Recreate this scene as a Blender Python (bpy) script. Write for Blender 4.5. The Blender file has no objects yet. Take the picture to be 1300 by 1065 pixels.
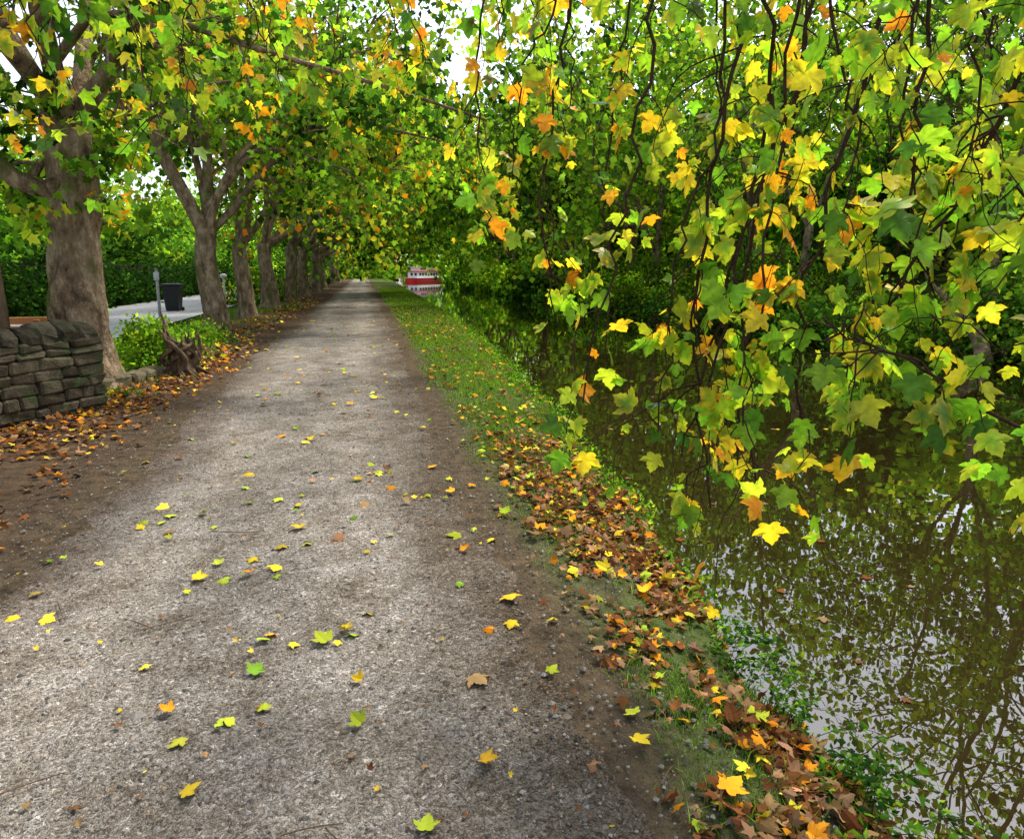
import bpy, math, numpy as np
from mathutils import Vector
scene=bpy.context.scene
RS=np.random.RandomState

# ------------------------------------------------------------------ helpers
def fr(a): return a-np.floor(a)
def vnoise(x,y,s=0.0):
    x=np.asarray(x,float); y=np.asarray(y,float)
    ix=np.floor(x); iy=np.floor(y); fx=x-ix; fy=y-iy
    fx=fx*fx*(3-2*fx); fy=fy*fy*(3-2*fy)
    h=lambda a,b: fr(np.sin(a*127.1+b*311.7+s*17.3)*43758.5453)
    return (h(ix,iy)*(1-fx)+h(ix+1,iy)*fx)*(1-fy)+(h(ix,iy+1)*(1-fx)+h(ix+1,iy+1)*fx)*fy
def fbm(x,y,s=0.0,o=4):
    t=0;a=.5
    for i in range(o):
        t=t+a*vnoise(x*2**i,y*2**i,s+i); a*=.5
    return t/(1-.5**o)
def sstep(a,b,x):
    t=np.clip((x-a)/(b-a),0,1); return t*t*(3-2*t)
def nrm(v):
    v=np.asarray(v,float); return v/(np.linalg.norm(v,axis=-1,keepdims=True)+1e-9)

class Geo:
    def __init__(s): s.v=[];s.f=[];s.c=[];s.n=0
    def add(s,v,f,c=None):
        v=np.asarray(v,float).reshape(-1,3); f=np.asarray(f,int).reshape(-1,3)
        s.v.append(v); s.f.append(f+s.n); s.n+=len(v)
        if c is None: c=(.5,.5,.5)
        c=np.asarray(c,float)
        if c.ndim==1: c=np.tile(c,(len(v),1))
        s.c.append(c)
    def tube(s,P,R,sides=6,c=None,cap=False):
        P=np.asarray(P,float); R=np.asarray(R,float); K=len(P)
        T=nrm(np.gradient(P,axis=0))
        ref=np.array([0,0,1.]) if abs(T[:,2]).mean()<.8 else np.array([.93,.37,0.])
        U=nrm(np.cross(T,ref)); W=np.cross(T,U)
        a=np.arange(sides)/sides*2*np.pi
        V=P[:,None]+R[:,None,None]*(np.cos(a)[None,:,None]*U[:,None]+np.sin(a)[None,:,None]*W[:,None])
        i=np.arange(K-1)[:,None]*sides; j=np.arange(sides)[None]; j2=(j+1)%sides
        A=i+j;B=i+j2;C=i+sides+j2;D=i+sides+j
        F=np.concatenate([np.stack([A,B,C],-1).reshape(-1,3),np.stack([A,C,D],-1).reshape(-1,3)])
        V=V.reshape(-1,3)
        if cap:
            n=len(V); V=np.concatenate([V,P[-1:],P[:1]])
            jj=np.arange(sides); e=(K-1)*sides
            F=np.concatenate([F,np.stack([e+jj,e+(jj+1)%sides,np.full(sides,n)],-1),np.stack([(jj+1)%sides,jj,np.full(sides,n+1)],-1)])
        s.add(V,F,c)
    def build(s,name,mat,parent=None,smooth=True):
        if not s.v: return None
        return mesh_obj(name,np.concatenate(s.v),np.concatenate(s.f),mat,np.concatenate(s.c),parent,smooth)

def mesh_obj(name,V,F,mat,C=None,parent=None,smooth=True):
    me=bpy.data.meshes.new(name)
    me.vertices.add(len(V)); me.vertices.foreach_set("co",np.ascontiguousarray(V,dtype=np.float32).ravel())
    me.loops.add(F.size); me.loops.foreach_set("vertex_index",np.ascontiguousarray(F,dtype=np.int32).ravel())
    me.polygons.add(len(F)); me.polygons.foreach_set("loop_start",np.arange(0,F.size,3,dtype=np.int32))
    me.update(calc_edges=True)
    if C is not None:
        at=me.color_attributes.new("Col","FLOAT_COLOR","POINT")
        c4=np.ones((len(V),4),np.float32); c4[:,:3]=C; at.data.foreach_set("color",c4.ravel())
    me.polygons.foreach_set("use_smooth",np.full(len(F),smooth))
    me.materials.append(mat)
    ob=bpy.data.objects.new(name,me); scene.collection.objects.link(ob)
    if parent: ob.parent=parent
    return ob
def empty(name,loc=(0,0,0),rz=0):
    e=bpy.data.objects.new(name,None); e.location=loc; e.rotation_euler=(0,0,rz); scene.collection.objects.link(e); return e

def rbox(g,c,size,rz=0,bev=.02,jit=0,rs=None,col=None,tilt=0):
    hx,hy,hz=[k/2 for k in size]; b=min(bev,hx*.8,hy*.8,hz*.8)
    V=[];idx={}
    for sx in(-1,1):
        for sy in(-1,1):
            for sz in(-1,1):
                jx=rs.normal(0,jit,3) if jit else np.zeros(3)
                for ax in range(3):
                    p=np.array([sx*(hx-b),sy*(hy-b),sz*(hz-b)]); p[ax]+=(sx,sy,sz)[ax]*b
                    idx[(sx,sy,sz,ax)]=len(V); V.append(p+jx)
    F=[]
    def q(a,b_,c_,d): F.append((a,b_,c_)); F.append((a,c_,d))
    for ax in range(3):
        o=[i for i in range(3) if i!=ax]
        for s in(-1,1):
            k=[]
            for (u,w) in((-1,-1),(1,-1),(1,1),(-1,1)):
                t=[0,0,0]; t[ax]=s;t[o[0]]=u;t[o[1]]=w; k.append(idx[(*t,ax)])
            q(*k)
    for ax in range(3):
        o=[i for i in range(3) if i!=ax]
        for u in(-1,1):
            for w in(-1,1):
                t1=[0,0,0];t1[ax]=-1;t1[o[0]]=u;t1[o[1]]=w; t2=list(t1);t2[ax]=1
                q(idx[(*t1,o[0])],idx[(*t2,o[0])],idx[(*t2,o[1])],idx[(*t1,o[1])])
    for sx in(-1,1):
        for sy in(-1,1):
            for sz in(-1,1): F.append(tuple(idx[(sx,sy,sz,a)] for a in range(3)))
    V=np.array(V); F=np.array(F)
    n=np.cross(V[F[:,1]]-V[F[:,0]],V[F[:,2]]-V[F[:,0]]); cc=V[F].mean(1)
    fl=(n*cc).sum(1)<0; F[fl]=F[fl][:,::-1]
    if tilt:
        ct,st=math.cos(tilt),math.sin(tilt); V=V@np.array([[ct,0,-st],[0,1,0],[st,0,ct]])
    cr,sr=math.cos(rz),math.sin(rz)
    V=V@np.array([[cr,sr,0],[-sr,cr,0],[0,0,1]])+np.array(c)
    g.add(V,F,col)

# ------------------------------------------------------------------ materials
def newmat(name):
    m=bpy.data.materials.new(name); m.use_nodes=True; nt=m.node_tree; nt.nodes.clear()
    return m,nt,nt.nodes,nt.links
def N(ns,t,**k):
    n=ns.new(t)
    for a,b in k.items():
        if a in n.inputs: n.inputs[a].default_value=b
        else: setattr(n,a,b)
    return n
def ramp(ns,stops):
    r=ns.new("ShaderNodeValToRGB"); e=r.color_ramp.elements
    while len(e)<len(stops): e.new(.5)
    for i,(p,c) in enumerate(stops): e[i].position=p; e[i].color=(*c,1)
    return r
def attr(ns): 
    a=ns.new("ShaderNodeAttribute"); a.attribute_name="Col"; return a

def leaf_mat(name,trans=.45,rough=.45,tint=(1.25,1.2,.7),detail=True):
    m,nt,ns,L=newmat(name)
    a=attr(ns); col=a.outputs["Color"]
    if detail:
        no=N(ns,"ShaderNodeTexNoise",Scale=45.0,Detail=2.0)
        tc=ns.new("ShaderNodeTexCoord"); L.new(tc.outputs["Object"],no.inputs["Vector"])
        r=ramp(ns,[(.3,(.72,.75,.7)),(.7,(1.2,1.2,1.2))]); L.new(no.outputs["Fac"],r.inputs[0])
        mx=ns.new("ShaderNodeMixRGB"); mx.blend_type="MULTIPLY"; mx.inputs[0].default_value=1
        L.new(col,mx.inputs[1]); L.new(r.outputs[0],mx.inputs[2]); col=mx.outputs[0]
        p=N(ns,"ShaderNodeBsdfPrincipled",Roughness=rough); p.inputs["Specular IOR Level"].default_value=.35
        L.new(col,p.inputs["Base Color"])
    else:
        p=ns.new("ShaderNodeBsdfDiffuse"); L.new(col,p.inputs[0])
    t=ns.new("ShaderNodeBsdfTranslucent")
    m2=ns.new("ShaderNodeMixRGB"); m2.blend_type="MULTIPLY"; m2.inputs[0].default_value=1; m2.inputs[2].default_value=(*tint,1)
    L.new(col,m2.inputs[1]); L.new(m2.outputs[0],t.inputs["Color"])
    s=ns.new("ShaderNodeMixShader"); s.inputs[0].default_value=trans
    L.new(p.outputs[0],s.inputs[1]); L.new(t.outputs[0],s.inputs[2])
    o=ns.new("ShaderNodeOutputMaterial"); L.new(s.outputs[0],o.inputs[0]); return m
M_leaf=leaf_mat("leaf",.6,.4,(1.45,1.5,.65))
M_far=leaf_mat("canopy_leaf",.5,.5,(1.35,1.35,.65),False)
M_litter=leaf_mat("dry_leaf",.05,.6,(1,1,1),False)
M_grass=leaf_mat("grass_blade",.3,.5,(1.2,1.2,.8),False)

def rock_mat(name,s1,stops,bscale=40.,bump=.5,rough=.9,dist=.02,useattr=False,stretch=(1,1,1),second=None):
    m,nt,ns,L=newmat(name)
    tc=ns.new("ShaderNodeTexCoord"); mp=ns.new("ShaderNodeMapping"); mp.inputs["Scale"].default_value=stretch
    L.new(tc.outputs["Object"],mp.inputs[0])
    n1=N(ns,"ShaderNodeTexNoise",Scale=s1,Detail=5.0,Roughness=.68); L.new(mp.outputs[0],n1.inputs["Vector"])
    r=ramp(ns,stops); L.new(n1.outputs["Fac"],r.inputs[0]); col=r.outputs[0]
    if useattr:
        a=attr(ns); mx=ns.new("ShaderNodeMixRGB"); mx.blend_type="MULTIPLY"; mx.inputs[0].default_value=1
        L.new(a.outputs["Color"],mx.inputs[1]); L.new(col,mx.inputs[2]); col=mx.outputs[0]
    if second:
        n3=N(ns,"ShaderNodeTexNoise",Scale=second[0],Detail=4.0); L.new(mp.outputs[0],n3.inputs["Vector"])
        r3=ramp(ns,[(second[1],(0,0,0)),(second[1]+.12,(1,1,1))]); L.new(n3.outputs["Fac"],r3.inputs[0])
        mx=ns.new("ShaderNodeMixRGB"); L.new(r3.outputs[0],mx.inputs[0]); L.new(col,mx.inputs[1]); mx.inputs[2].default_value=(*second[2],1); col=mx.outputs[0]
    n2=N(ns,"ShaderNodeTexNoise",Scale=bscale,Detail=3.0,Roughness=.7); L.new(mp.outputs[0],n2.inputs["Vector"])
    b=N(ns,"ShaderNodeBump",Strength=bump,Distance=dist); L.new(n2.outputs["Fac"],b.inputs["Height"])
    if rough>=.9:
        p=ns.new("ShaderNodeBsdfDiffuse"); L.new(col,p.inputs[0])
    else:
        p=N(ns,"ShaderNodeBsdfPrincipled",Roughness=rough); p.inputs["Specular IOR Level"].default_value=.25; L.new(col,p.inputs["Base Color"])
    L.new(b.outputs[0],p.inputs["Normal"])
    o=ns.new("ShaderNodeOutputMaterial"); L.new(p.outputs[0],o.inputs[0]); return m
M_bark=rock_mat("bark",7.,[(.3,(.07,.048,.032)),(.5,(.26,.185,.12)),(.68,(.48,.38,.26))],24.,1.,dist=.08,stretch=(1,1,.45),second=(3.,.55,(.13,.14,.045)))
M_twig=rock_mat("twig_bark",20.,[(.3,(.025,.015,.01)),(.7,(.075,.045,.03))],60.,.4)
M_stone=rock_mat("stone",6.,[(.3,(.3,.28,.25)),(.55,(.8,.75,.66)),(.75,(1.3,1.2,1.05))],45.,.9,dist=.03,useattr=True,second=(5.,.55,(.06,.075,.035)))
M_mortar=rock_mat("mortar",10.,[(.3,(.02,.017,.013)),(.7,(.06,.05,.04))])
M_wood=rock_mat("old_wood",9.,[(.3,(.05,.035,.022)),(.7,(.2,.14,.09))],40.,.8,stretch=(1,1,.2))
M_pebble=rock_mat("gravel_stone",30.,[(.3,(.7,.7,.7)),(.7,(1.2,1.2,1.2))],90.,.4,useattr=True)
M_paint=rock_mat("painted",8.,[(.3,(.85,.85,.85)),(.7,(1.05,1.05,1.05))],30.,.05,rough=.45,useattr=True)
M_road=rock_mat("asphalt",3.,[(.3,(.34,.34,.35)),(.7,(.46,.46,.47))],120.,.4)

def ground_mat():
    m,nt,ns,L=newmat("ground_soil")
    a=attr(ns); tc=ns.new("ShaderNodeTexCoord")
    n1=N(ns,"ShaderNodeTexNoise",Scale=9.,Detail=6.0,Roughness=.74); L.new(tc.outputs["Object"],n1.inputs["Vector"])
    r=ramp(ns,[(.3,(.4,.4,.4)),(.5,(.95,.95,.95)),(.72,(1.6,1.5,1.35))]); L.new(n1.outputs["Fac"],r.inputs[0])
    mx=ns.new("ShaderNodeMixRGB"); mx.blend_type="MULTIPLY"; mx.inputs[0].default_value=1
    L.new(a.outputs["Color"],mx.inputs[1]); L.new(r.outputs[0],mx.inputs[2])
    n2=N(ns,"ShaderNodeTexNoise",Scale=45.,Detail=3.0,Roughness=.75); L.new(tc.outputs["Object"],n2.inputs["Vector"])
    b=N(ns,"ShaderNodeBump",Strength=1.,Distance=.03); L.new(n2.outputs["Fac"],b.inputs["Height"])
    p=ns.new("ShaderNodeBsdfDiffuse")
    L.new(mx.outputs[0],p.inputs[0]); L.new(b.outputs[0],p.inputs["Normal"])
    o=ns.new("ShaderNodeOutputMaterial"); L.new(p.outputs[0],o.inputs[0]); return m
M_ground=ground_mat()
def path_mat():
    m,nt,ns,L=newmat("gravel_path")
    a=attr(ns); tc=ns.new("ShaderNodeTexCoord"); v=tc.outputs["Object"]
    wn=N(ns,"ShaderNodeTexNoise",Scale=25.,Detail=1.0); L.new(v,wn.inputs["Vector"])
    vm=ns.new("ShaderNodeVectorMath"); vm.operation="MULTIPLY_ADD"; vm.inputs[1].default_value=(.03,.03,.03); L.new(wn.outputs["Color"],vm.inputs[0]); L.new(v,vm.inputs[2]); v2_=vm.outputs[0]
    def vor(scale):
        t=N(ns,"ShaderNodeTexVoronoi",Scale=scale); L.new(v2_,t.inputs["Vector"]); return t
    v1=vor(80.); v2=vor(200.)
    sep=ns.new("ShaderNodeSeparateColor"); L.new(v1.outputs["Color"],sep.inputs[0])
    r1=ramp(ns,[(0,(.5,.46,.42)),(.25,(.84,.82,.79)),(.8,(1.06,1.05,1.04)),(.94,(1.3,1.3,1.31)),(1,(1.9,1.9,1.95))]); L.new(sep.outputs[0],r1.inputs[0])
    sep2=ns.new("ShaderNodeSeparateColor"); L.new(v2.outputs["Color"],sep2.inputs[0])
    r2=ramp(ns,[(0,(.45,.42,.39)),(.5,(1,1,1)),(1,(1.6,1.6,1.6))]); L.new(sep2.outputs[0],r2.inputs[0])
    n1=N(ns,"ShaderNodeTexNoise",Scale=2.6,Detail=7.0,Roughness=.8); L.new(v,n1.inputs["Vector"])
    r3=ramp(ns,[(.3,(.42,.38,.33)),(.44,(.8,.77,.72)),(.56,(1.05,1.05,1.04)),(.68,(1.4,1.4,1.4))]); L.new(n1.outputs["Fac"],r3.inputs[0])
    c=a.outputs["Color"]
    for r in(r1,r2,r3):
        mx=ns.new("ShaderNodeMixRGB"); mx.blend_type="MULTIPLY"; mx.inputs[0].default_value=1 if r is not r2 else .85
        L.new(c,mx.inputs[1]); L.new(r.outputs[0],mx.inputs[2]); c=mx.outputs[0]
    b1=N(ns,"ShaderNodeBump",Strength=.5,Distance=.01,invert=True); L.new(v1.outputs["Distance"],b1.inputs["Height"])
    n4=N(ns,"ShaderNodeTexNoise",Scale=11.,Detail=5.0,Roughness=.8); L.new(v,n4.inputs["Vector"])
    b3=N(ns,"ShaderNodeBump",Strength=.9,Distance=.06); L.new(n4.outputs["Fac"],b3.inputs["Height"]); L.new(b1.outputs[0],b3.inputs["Normal"])
    p=ns.new("ShaderNodeBsdfDiffuse")
    L.new(c,p.inputs[0]); L.new(b3.outputs[0],p.inputs["Normal"])
    o=ns.new("ShaderNodeOutputMaterial"); L.new(p.outputs[0],o.inputs[0]); return m
M_path=path_mat()
def water_mat():
    m,nt,ns,L=newmat("canal_water")
    tc=ns.new("ShaderNodeTexCoord"); v=tc.outputs["Object"]
    n1=N(ns,"ShaderNodeTexNoise",Scale=1.1,Detail=1.0); L.new(v,n1.inputs["Vector"])
    n2=N(ns,"ShaderNodeTexNoise",Scale=7.,Detail=1.0); L.new(v,n2.inputs["Vector"])
    b=N(ns,"ShaderNodeBump",Strength=.05,Distance=.05); L.new(n1.outputs["Fac"],b.inputs["Height"])
    b2=N(ns,"ShaderNodeBump",Strength=.014,Distance=.02); L.new(n2.outputs["Fac"],b2.inputs["Height"]); L.new(b.outputs[0],b2.inputs["Normal"])
    d=ns.new("ShaderNodeBsdfDiffuse"); d.inputs[0].default_value=(.02,.0135,.004,1)
    g=N(ns,"ShaderNodeBsdfGlossy",Roughness=.0); g.inputs[0].default_value=(.95,.95,.95,1); L.new(b2.outputs[0],g.inputs["Normal"])
    f=N(ns,"ShaderNodeFresnel",IOR=1.52); L.new(b2.outputs[0],f.inputs["Normal"])
    mr=ns.new("ShaderNodeMapRange"); mr.inputs[1].default_value=0; mr.inputs[2].default_value=.6; mr.inputs[3].default_value=.05; mr.inputs[4].default_value=.85; L.new(f.outputs[0],mr.inputs[0])
    s=ns.new("ShaderNodeMixShader"); L.new(mr.outputs[0],s.inputs[0]); L.new(d.outputs[0],s.inputs[1]); L.new(g.outputs[0],s.inputs[2])
    o=ns.new("ShaderNodeOutputMaterial"); L.new(s.outputs[0],o.inputs[0]); return m
M_water=water_mat()

# ------------------------------------------------------------------ terrain
def xb(y):
    y=np.maximum(y,0); return 1.45+1.45*(1-np.exp(-(y-1.7)/11))+.011*y+.05*np.sin(y*1.7)+.03*np.sin(y*4.1+1)
def xf(y):
    y=np.maximum(y,12.); return 10.7+3*np.exp(-(y-12)/6)+.25*np.sin(y*.5)+2.5*sstep(85,110,y)
def H(x,y):
    b=xb(y); f=xf(y)
    z=-.10*sstep(b-.7,b,x)-1.0*sstep(b-.02,b+.4,x)
    z=z+1.05*sstep(f-.7,f+.9,x)+np.clip(x-f-.3,0,14)*.22+np.clip(x-f-14,0,80)*.08
    z=z+.03*sstep(-2.3,-2.9,x)+.06*(fbm(x*.9,y*.9,3)-.5)+.02*(fbm(x*5,y*5,9,3)-.5)
    z=z+np.clip(-x-13,0,30)*.08
    return z
def axis(lo,hi,segs):
    out=[]
    for a,b,s in segs: out.append(np.arange(a,b,s))
    return np.concatenate([[lo*1.0]]+out+[[hi*1.0]])
xs=axis(-420,420,[(-300,-60,60),(-60,-14,4),(-14,-5,.8),(-5,4.2,.07),(4.2,10,.6),(10,15,.2),(15,30,1.5),(30,80,8),(80,400,80)])
ys=axis(-300,500,[(-200,-20,45),(-20,0,2.5),(0,8,.08),(8,20,.2),(20,50,.6),(50,120,2),(120,260,15),(260,480,60)])
X,Y=np.meshgrid(xs,ys); Z=H(X,Y)
def gridF(nx,ny):
    i=np.arange(ny-1)[:,None]*nx+np.arange(nx-1)[None]
    return np.concatenate([np.stack([i,i+1,i+nx+1],-1).reshape(-1,3),np.stack([i,i+nx+1,i+nx],-1).reshape(-1,3)])
def mixc(c,c2,w): return c*(1-w[...,None])+np.array(c2)*w[...,None]
n=fbm(X*1.3,Y*1.3,21)
C=np.zeros(X.shape+(3,))+np.array((.095,.072,.048))
gr=sstep(.35,.6,n+.25*sstep(2.5,6,Y))*sstep(.75,1.2,X)*(X<xb(Y)+.3)
C=mixc(C,(.065,.11,.025),gr*.75)
C=mixc(C,(.05,.06,.02),sstep(-.4,.6,X-xf(Y)))
C=mixc(C,(.05,.06,.02),sstep(-3.6,-4.6,X))
C=mixc(C,(.085,.06,.04),sstep(-1.9,-2.3,X)*sstep(-4,-3.2,X))
mesh_obj("ground",np.stack([X,Y,Z],-1).reshape(-1,3),gridF(len(xs),len(ys)),M_ground,C.reshape(-1,3))

px=np.linspace(0,1,80); py=axis(-12,128,[(-11,0,1.),(0,9,.07),(9,25,.25),(25,127,1.5)])
PX,PY=np.meshgrid(px,py)
lx=-2.25+.1*np.sin(PY*.35)-.15*sstep(4,15,PY)+.2*(fbm(PY*.8,PY*0,2)-.5); rx=1.0+.3*(fbm(PY*.9,PY*0,5)-.5)-.03*np.sin(PY*.3)
gx=lx+(rx-lx)*PX
edge=np.minimum(PX,1-PX)
pz=H(gx,PY)+.012-.06*sstep(.15,0,edge)+.07*(fbm(gx*2.4,PY*2.4,33)-.5)*sstep(.3,0,edge)
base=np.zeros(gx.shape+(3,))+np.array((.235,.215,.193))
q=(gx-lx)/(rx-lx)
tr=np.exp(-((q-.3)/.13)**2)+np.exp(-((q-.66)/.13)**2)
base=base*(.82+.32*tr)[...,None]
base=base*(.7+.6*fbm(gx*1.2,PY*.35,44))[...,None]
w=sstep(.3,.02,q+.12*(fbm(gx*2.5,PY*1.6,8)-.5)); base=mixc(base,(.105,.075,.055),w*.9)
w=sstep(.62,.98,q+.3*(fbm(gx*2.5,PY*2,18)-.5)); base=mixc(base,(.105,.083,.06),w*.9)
base=base*(1-.15*sstep(3.4,1.5,PY))[...,None]
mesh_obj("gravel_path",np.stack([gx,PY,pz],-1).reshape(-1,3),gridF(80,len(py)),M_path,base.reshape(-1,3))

wx=np.array([0.5,17.]); wy=np.array([-30.,160.]); WX,WY=np.meshgrid(wx,wy)
mesh_obj("canal_water",np.stack([WX,WY,WX*0-.38],-1).reshape(-1,3),gridF(2,2),M_water)
rxs=np.linspace(-10.2,-5.6,12); rys=np.arange(-5,110,2.); RX,RY=np.meshgrid(rxs,rys)
mesh_obj("side_road",np.stack([RX,RY,H(RX,RY)+.04],-1).reshape(-1,3),gridF(12,len(rys)),M_road)

# ------------------------------------------------------------------ leaves
half=[(.12,-.06),(.22,-.09),(.30,-.07),(.42,.02),(.37,.12),(.46,.20),(.52,.20),(.60,.30),(.70,.52),(.55,.47),(.47,.52),(.29,.46),(.33,.60),(.25,.68),(.24,.78),(.13,.84)]
outl=[(0,.02)]+half+[(0,1.02)]+[(-a,b) for a,b in half[::-1]]
def mk(outl,cy=.35):
    o=np.array(outl,float); c=np.array([0,cy]); mid=c+(o-c)*.5
    V=np.concatenate([[c],mid,o]); n=len(o)
    z=-.18*np.abs(V[:,0])-.22*np.clip(V[:,1]-.3,0,1)**2+.03*np.sin(V[:,0]*15)*np.abs(V[:,0])
    F=[]
    for i in range(n):
        j=(i+1)%n; F+= [(0,1+i,1+j),(1+i,1+n+i,1+n+j),(1+i,1+n+j,1+j)]
    w=np.concatenate([[0],np.full(n,.25),np.ones(n)])
    return np.column_stack([V,z]),np.array(F),w
T_FULL=mk(outl)
lo=[(0,0),(.35,-.05),(.33,.18),(.68,.5),(.28,.46),(.2,.75),(0,1),(-.2,.75),(-.28,.46),(-.68,.5),(-.33,.18),(-.35,-.05)]
def mkfan(o,cy=.35):
    o=np.array(o,float); V=np.concatenate([[[0,cy]],o]); n=len(o)
    z=-.2*np.abs(V[:,0])-.2*np.clip(V[:,1]-.3,0,1)**2
    return np.column_stack([V,z]),np.array([(0,1+i,1+(i+1)%n) for i in range(n)]),np.concatenate([[0],np.ones(n)])
T_MID=mkfan(lo)
T_OVAL=(np.array([(0,0,0),(.3,.35,-.06),(0,.45,0.),(-.3,.35,-.06),(0,1,-.12)]),np.array([(0,1,2),(0,2,3),(1,4,2),(2,4,3)]),np.array([0,.5,0,.5,1.]))
T_LOW=(np.array([(0,0,0),(.45,.45,-.1),(0,1,0),(-.45,.45,-.1)]),np.array([(0,1,2),(0,2,3)]),np.array([0,1,.5,1.]))
def leaf_batch(g,P,A,Nn,S,C,T,C2=None,curl=None):
    V,F,w=T; n=len(P); m=len(V)
    A=nrm(A); side=nrm(np.cross(A,Nn)); Nn=np.cross(side,A)
    if curl is None: curl=np.ones(n)
    W=P[:,None]+S[:,None,None]*(V[None,:,0:1]*side[:,None]+V[None,:,1:2]*A[:,None]+(V[None,:,2]*curl[:,None])[...,None]*Nn[:,None])
    FF=F[None]+(np.arange(n)*m)[:,None,None]
    if C2 is None: C2=C
    CC=C[:,None]*(1-w)[None,:,None]+C2[:,None]*w[None,:,None]
    g.add(W.reshape(-1,3),FF.reshape(-1,3),CC.reshape(-1,3))
COL=dict(dk=(.022,.062,.012),md=(.07,.17,.02),lm=(.2,.38,.03),yg=(.41,.49,.04),yl=(.8,.56,.04),og=(.75,.28,.02),br=(.17,.07,.025),tn=(.3,.17,.085))
def pal(rs,n,**w):
    k=list(w); p=np.array([w[a] for a in k],float); p/=p.sum()
    c=np.array([COL[a] for a in k])[rs.choice(len(k),n,p=p)]
    return np.clip(c*np.exp(rs.normal(0,.2,(n,1)))*(1+rs.normal(0,.07,(n,3))),0,.95)

# ------------------------------------------------------------------ trees
def grow(rs,g,start,d,L,r,lev,nch,twigs,droop,sp,c=None):
    K=7; pts=[np.array(start,float)]; d=nrm(np.array(d,float))
    for k in range(K-1):
        d=nrm(d+rs.normal(0,.13,3)+np.array([0,0,(.05 if lev==0 else -droop*lev*.5)]))
        pts.append(pts[-1]+d*L/(K-1))
    pts=np.array(pts); R=np.linspace(r,r*.4,K)
    g.tube(pts,R,(9,6,4,3)[min(lev,3)],c)
    if lev>=len(nch): twigs.append(pts); return
    for j in range(nch[lev]):
        t=.25+.75*(j+rs.rand())/nch[lev]; i=min(int(t*(K-1)),K-2); f=t*(K-1)-i
        p=pts[i]*(1-f)+pts[i+1]*f; dd=nrm(pts[i+1]-pts[i])
        pr=nrm(rs.normal(0,1,3)); pr=nrm(pr-dd*(pr@dd))
        nd=dd*.55+pr*sp+np.array([0,0,.1])
        grow(rs,g,p,nd,L*(.42+.25*rs.rand())*(1.15-.4*t),R[i]*.5,lev+1,nch,twigs,droop,sp,c)
def leaves_on(rs,g,twigs,nper,size,sig,T,weights,down=.6):
    P=[];Cc=[]
    for tw in twigs:
        n=rs.poisson(nper)
        if n<1: continue
        t=rs.rand(n)*(len(tw)-1.001); i=t.astype(int); f=(t-i)[:,None]
        P.append(tw[i]*(1-f)+tw[i+1]*f+rs.normal(0,sig,(n,3)))
        k=weights[rs.randint(len(weights))] if isinstance(weights,list) else weights
        Cc.append(pal(rs,n,**k)*np.exp(rs.normal(0,.28)))
    P=np.concatenate(P);Cc=np.concatenate(Cc); n=len(P)
    A=rs.normal(0,.6,(n,3))+np.array([0,0,-down]); Nn=rs.normal(0,1,(n,3))+np.array([0,0,.8])
    leaf_batch(g,P,A,Nn,size*(.7+.6*rs.rand(n)),Cc,T,C2=Cc*(1+rs.normal(0,.15,(n,1))))
def trunk(rs,g,x,y,h,r,lean=(0,0),flare=1.5,lump=.12,c=None):
    K=34;S=28; z=np.linspace(-.15,h,K); t=np.clip(z/h,0,1)
    a=np.arange(S)/S*2*np.pi
    z0=float(H(np.array(x),np.array(y)))
    rad=r*(1-.22*t+(flare-1)*np.exp(-z/.22)*.7)
    s=rs.rand()*50
    AA,ZZ=np.meshgrid(a,z)
    nn=fbm(np.cos(AA)*1.6+s+ZZ*.1,np.sin(AA)*1.6+ZZ*1.9,s)-.5
    RR=rad[:,None]*(1+lump*3.2*nn+.08*np.cos(AA*5+s)*np.exp(-ZZ/.4))
    cx=x+lean[0]*t+.06*np.sin(z*1.7+s); cy=y+lean[1]*t+.05*np.cos(z*1.3+s)
    V=np.stack([cx[:,None]+RR*np.cos(AA),cy[:,None]+RR*np.sin(AA),z0+ZZ],-1).reshape(-1,3)
    i=np.arange(K-1)[:,None]*S;j=np.arange(S)[None];j2=(j+1)%S
    F=np.concatenate([np.stack([i+j,i+j2,i+S+j2],-1).reshape(-1,3),np.stack([i+j,i+S+j2,i+S+j],-1).reshape(-1,3)])
    V=np.concatenate([V,[[cx[-1],cy[-1],z0+h+.1]]]); e=(K-1)*S; jj=np.arange(S)
    F=np.concatenate([F,np.stack([e+jj,e+(jj+1)%S,np.full(S,len(V)-1)],-1)])
    g.add(V,F,c)
    return np.array([cx[-1],cy[-1],z0+h-.12]),rad[-1]
def tree(name,x,y,seed,h=2.6,r=.32,L=5.,nlimb=5,bias=(0,0,0),up=1.,nch=(7,6),nper=40,size=.14,sig=.2,T=None,W=None,droop=.12,sp=.85,lean=(0,0),lump=.12,limbs=None,spread=.75,extra=None,mat=None):
    rs=RS(seed); e=empty(name,(0,0,0)); g=Geo(); tw=[]
    top,rt=trunk(rs,g,x,y,h,r,lean,lump=lump)
    if limbs is None:
        limbs=[]
        for k in range(nlimb):
            a=(k+rs.rand()*.6)/nlimb*2*np.pi+seed
            limbs.append(((math.cos(a)*spread+bias[0],math.sin(a)*spread+bias[1],up*(.7+.5*rs.rand())+bias[2]),L*(.8+.4*rs.rand()),rt*.5))
    for d,l,rr in limbs: grow(rs,g,top-np.array([0,0,.05]),d,l,rr,0,nch,tw,droop,sp)
    if extra: extra(rs,g,tw)
    g.build("trunk_and_limbs",M_bark,e)
    gl=Geo(); leaves_on(rs,gl,tw,nper,size,sig,T or T_LOW,W); gl.build("crown",mat or M_far,e,False)
    return e
W_row=[dict(md=5,lm=4,yg=1),dict(lm=5,md=1,yg=2),dict(dk=4,md=4),dict(lm=4,yl=1.4,og=1.2,yg=2)]
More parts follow.
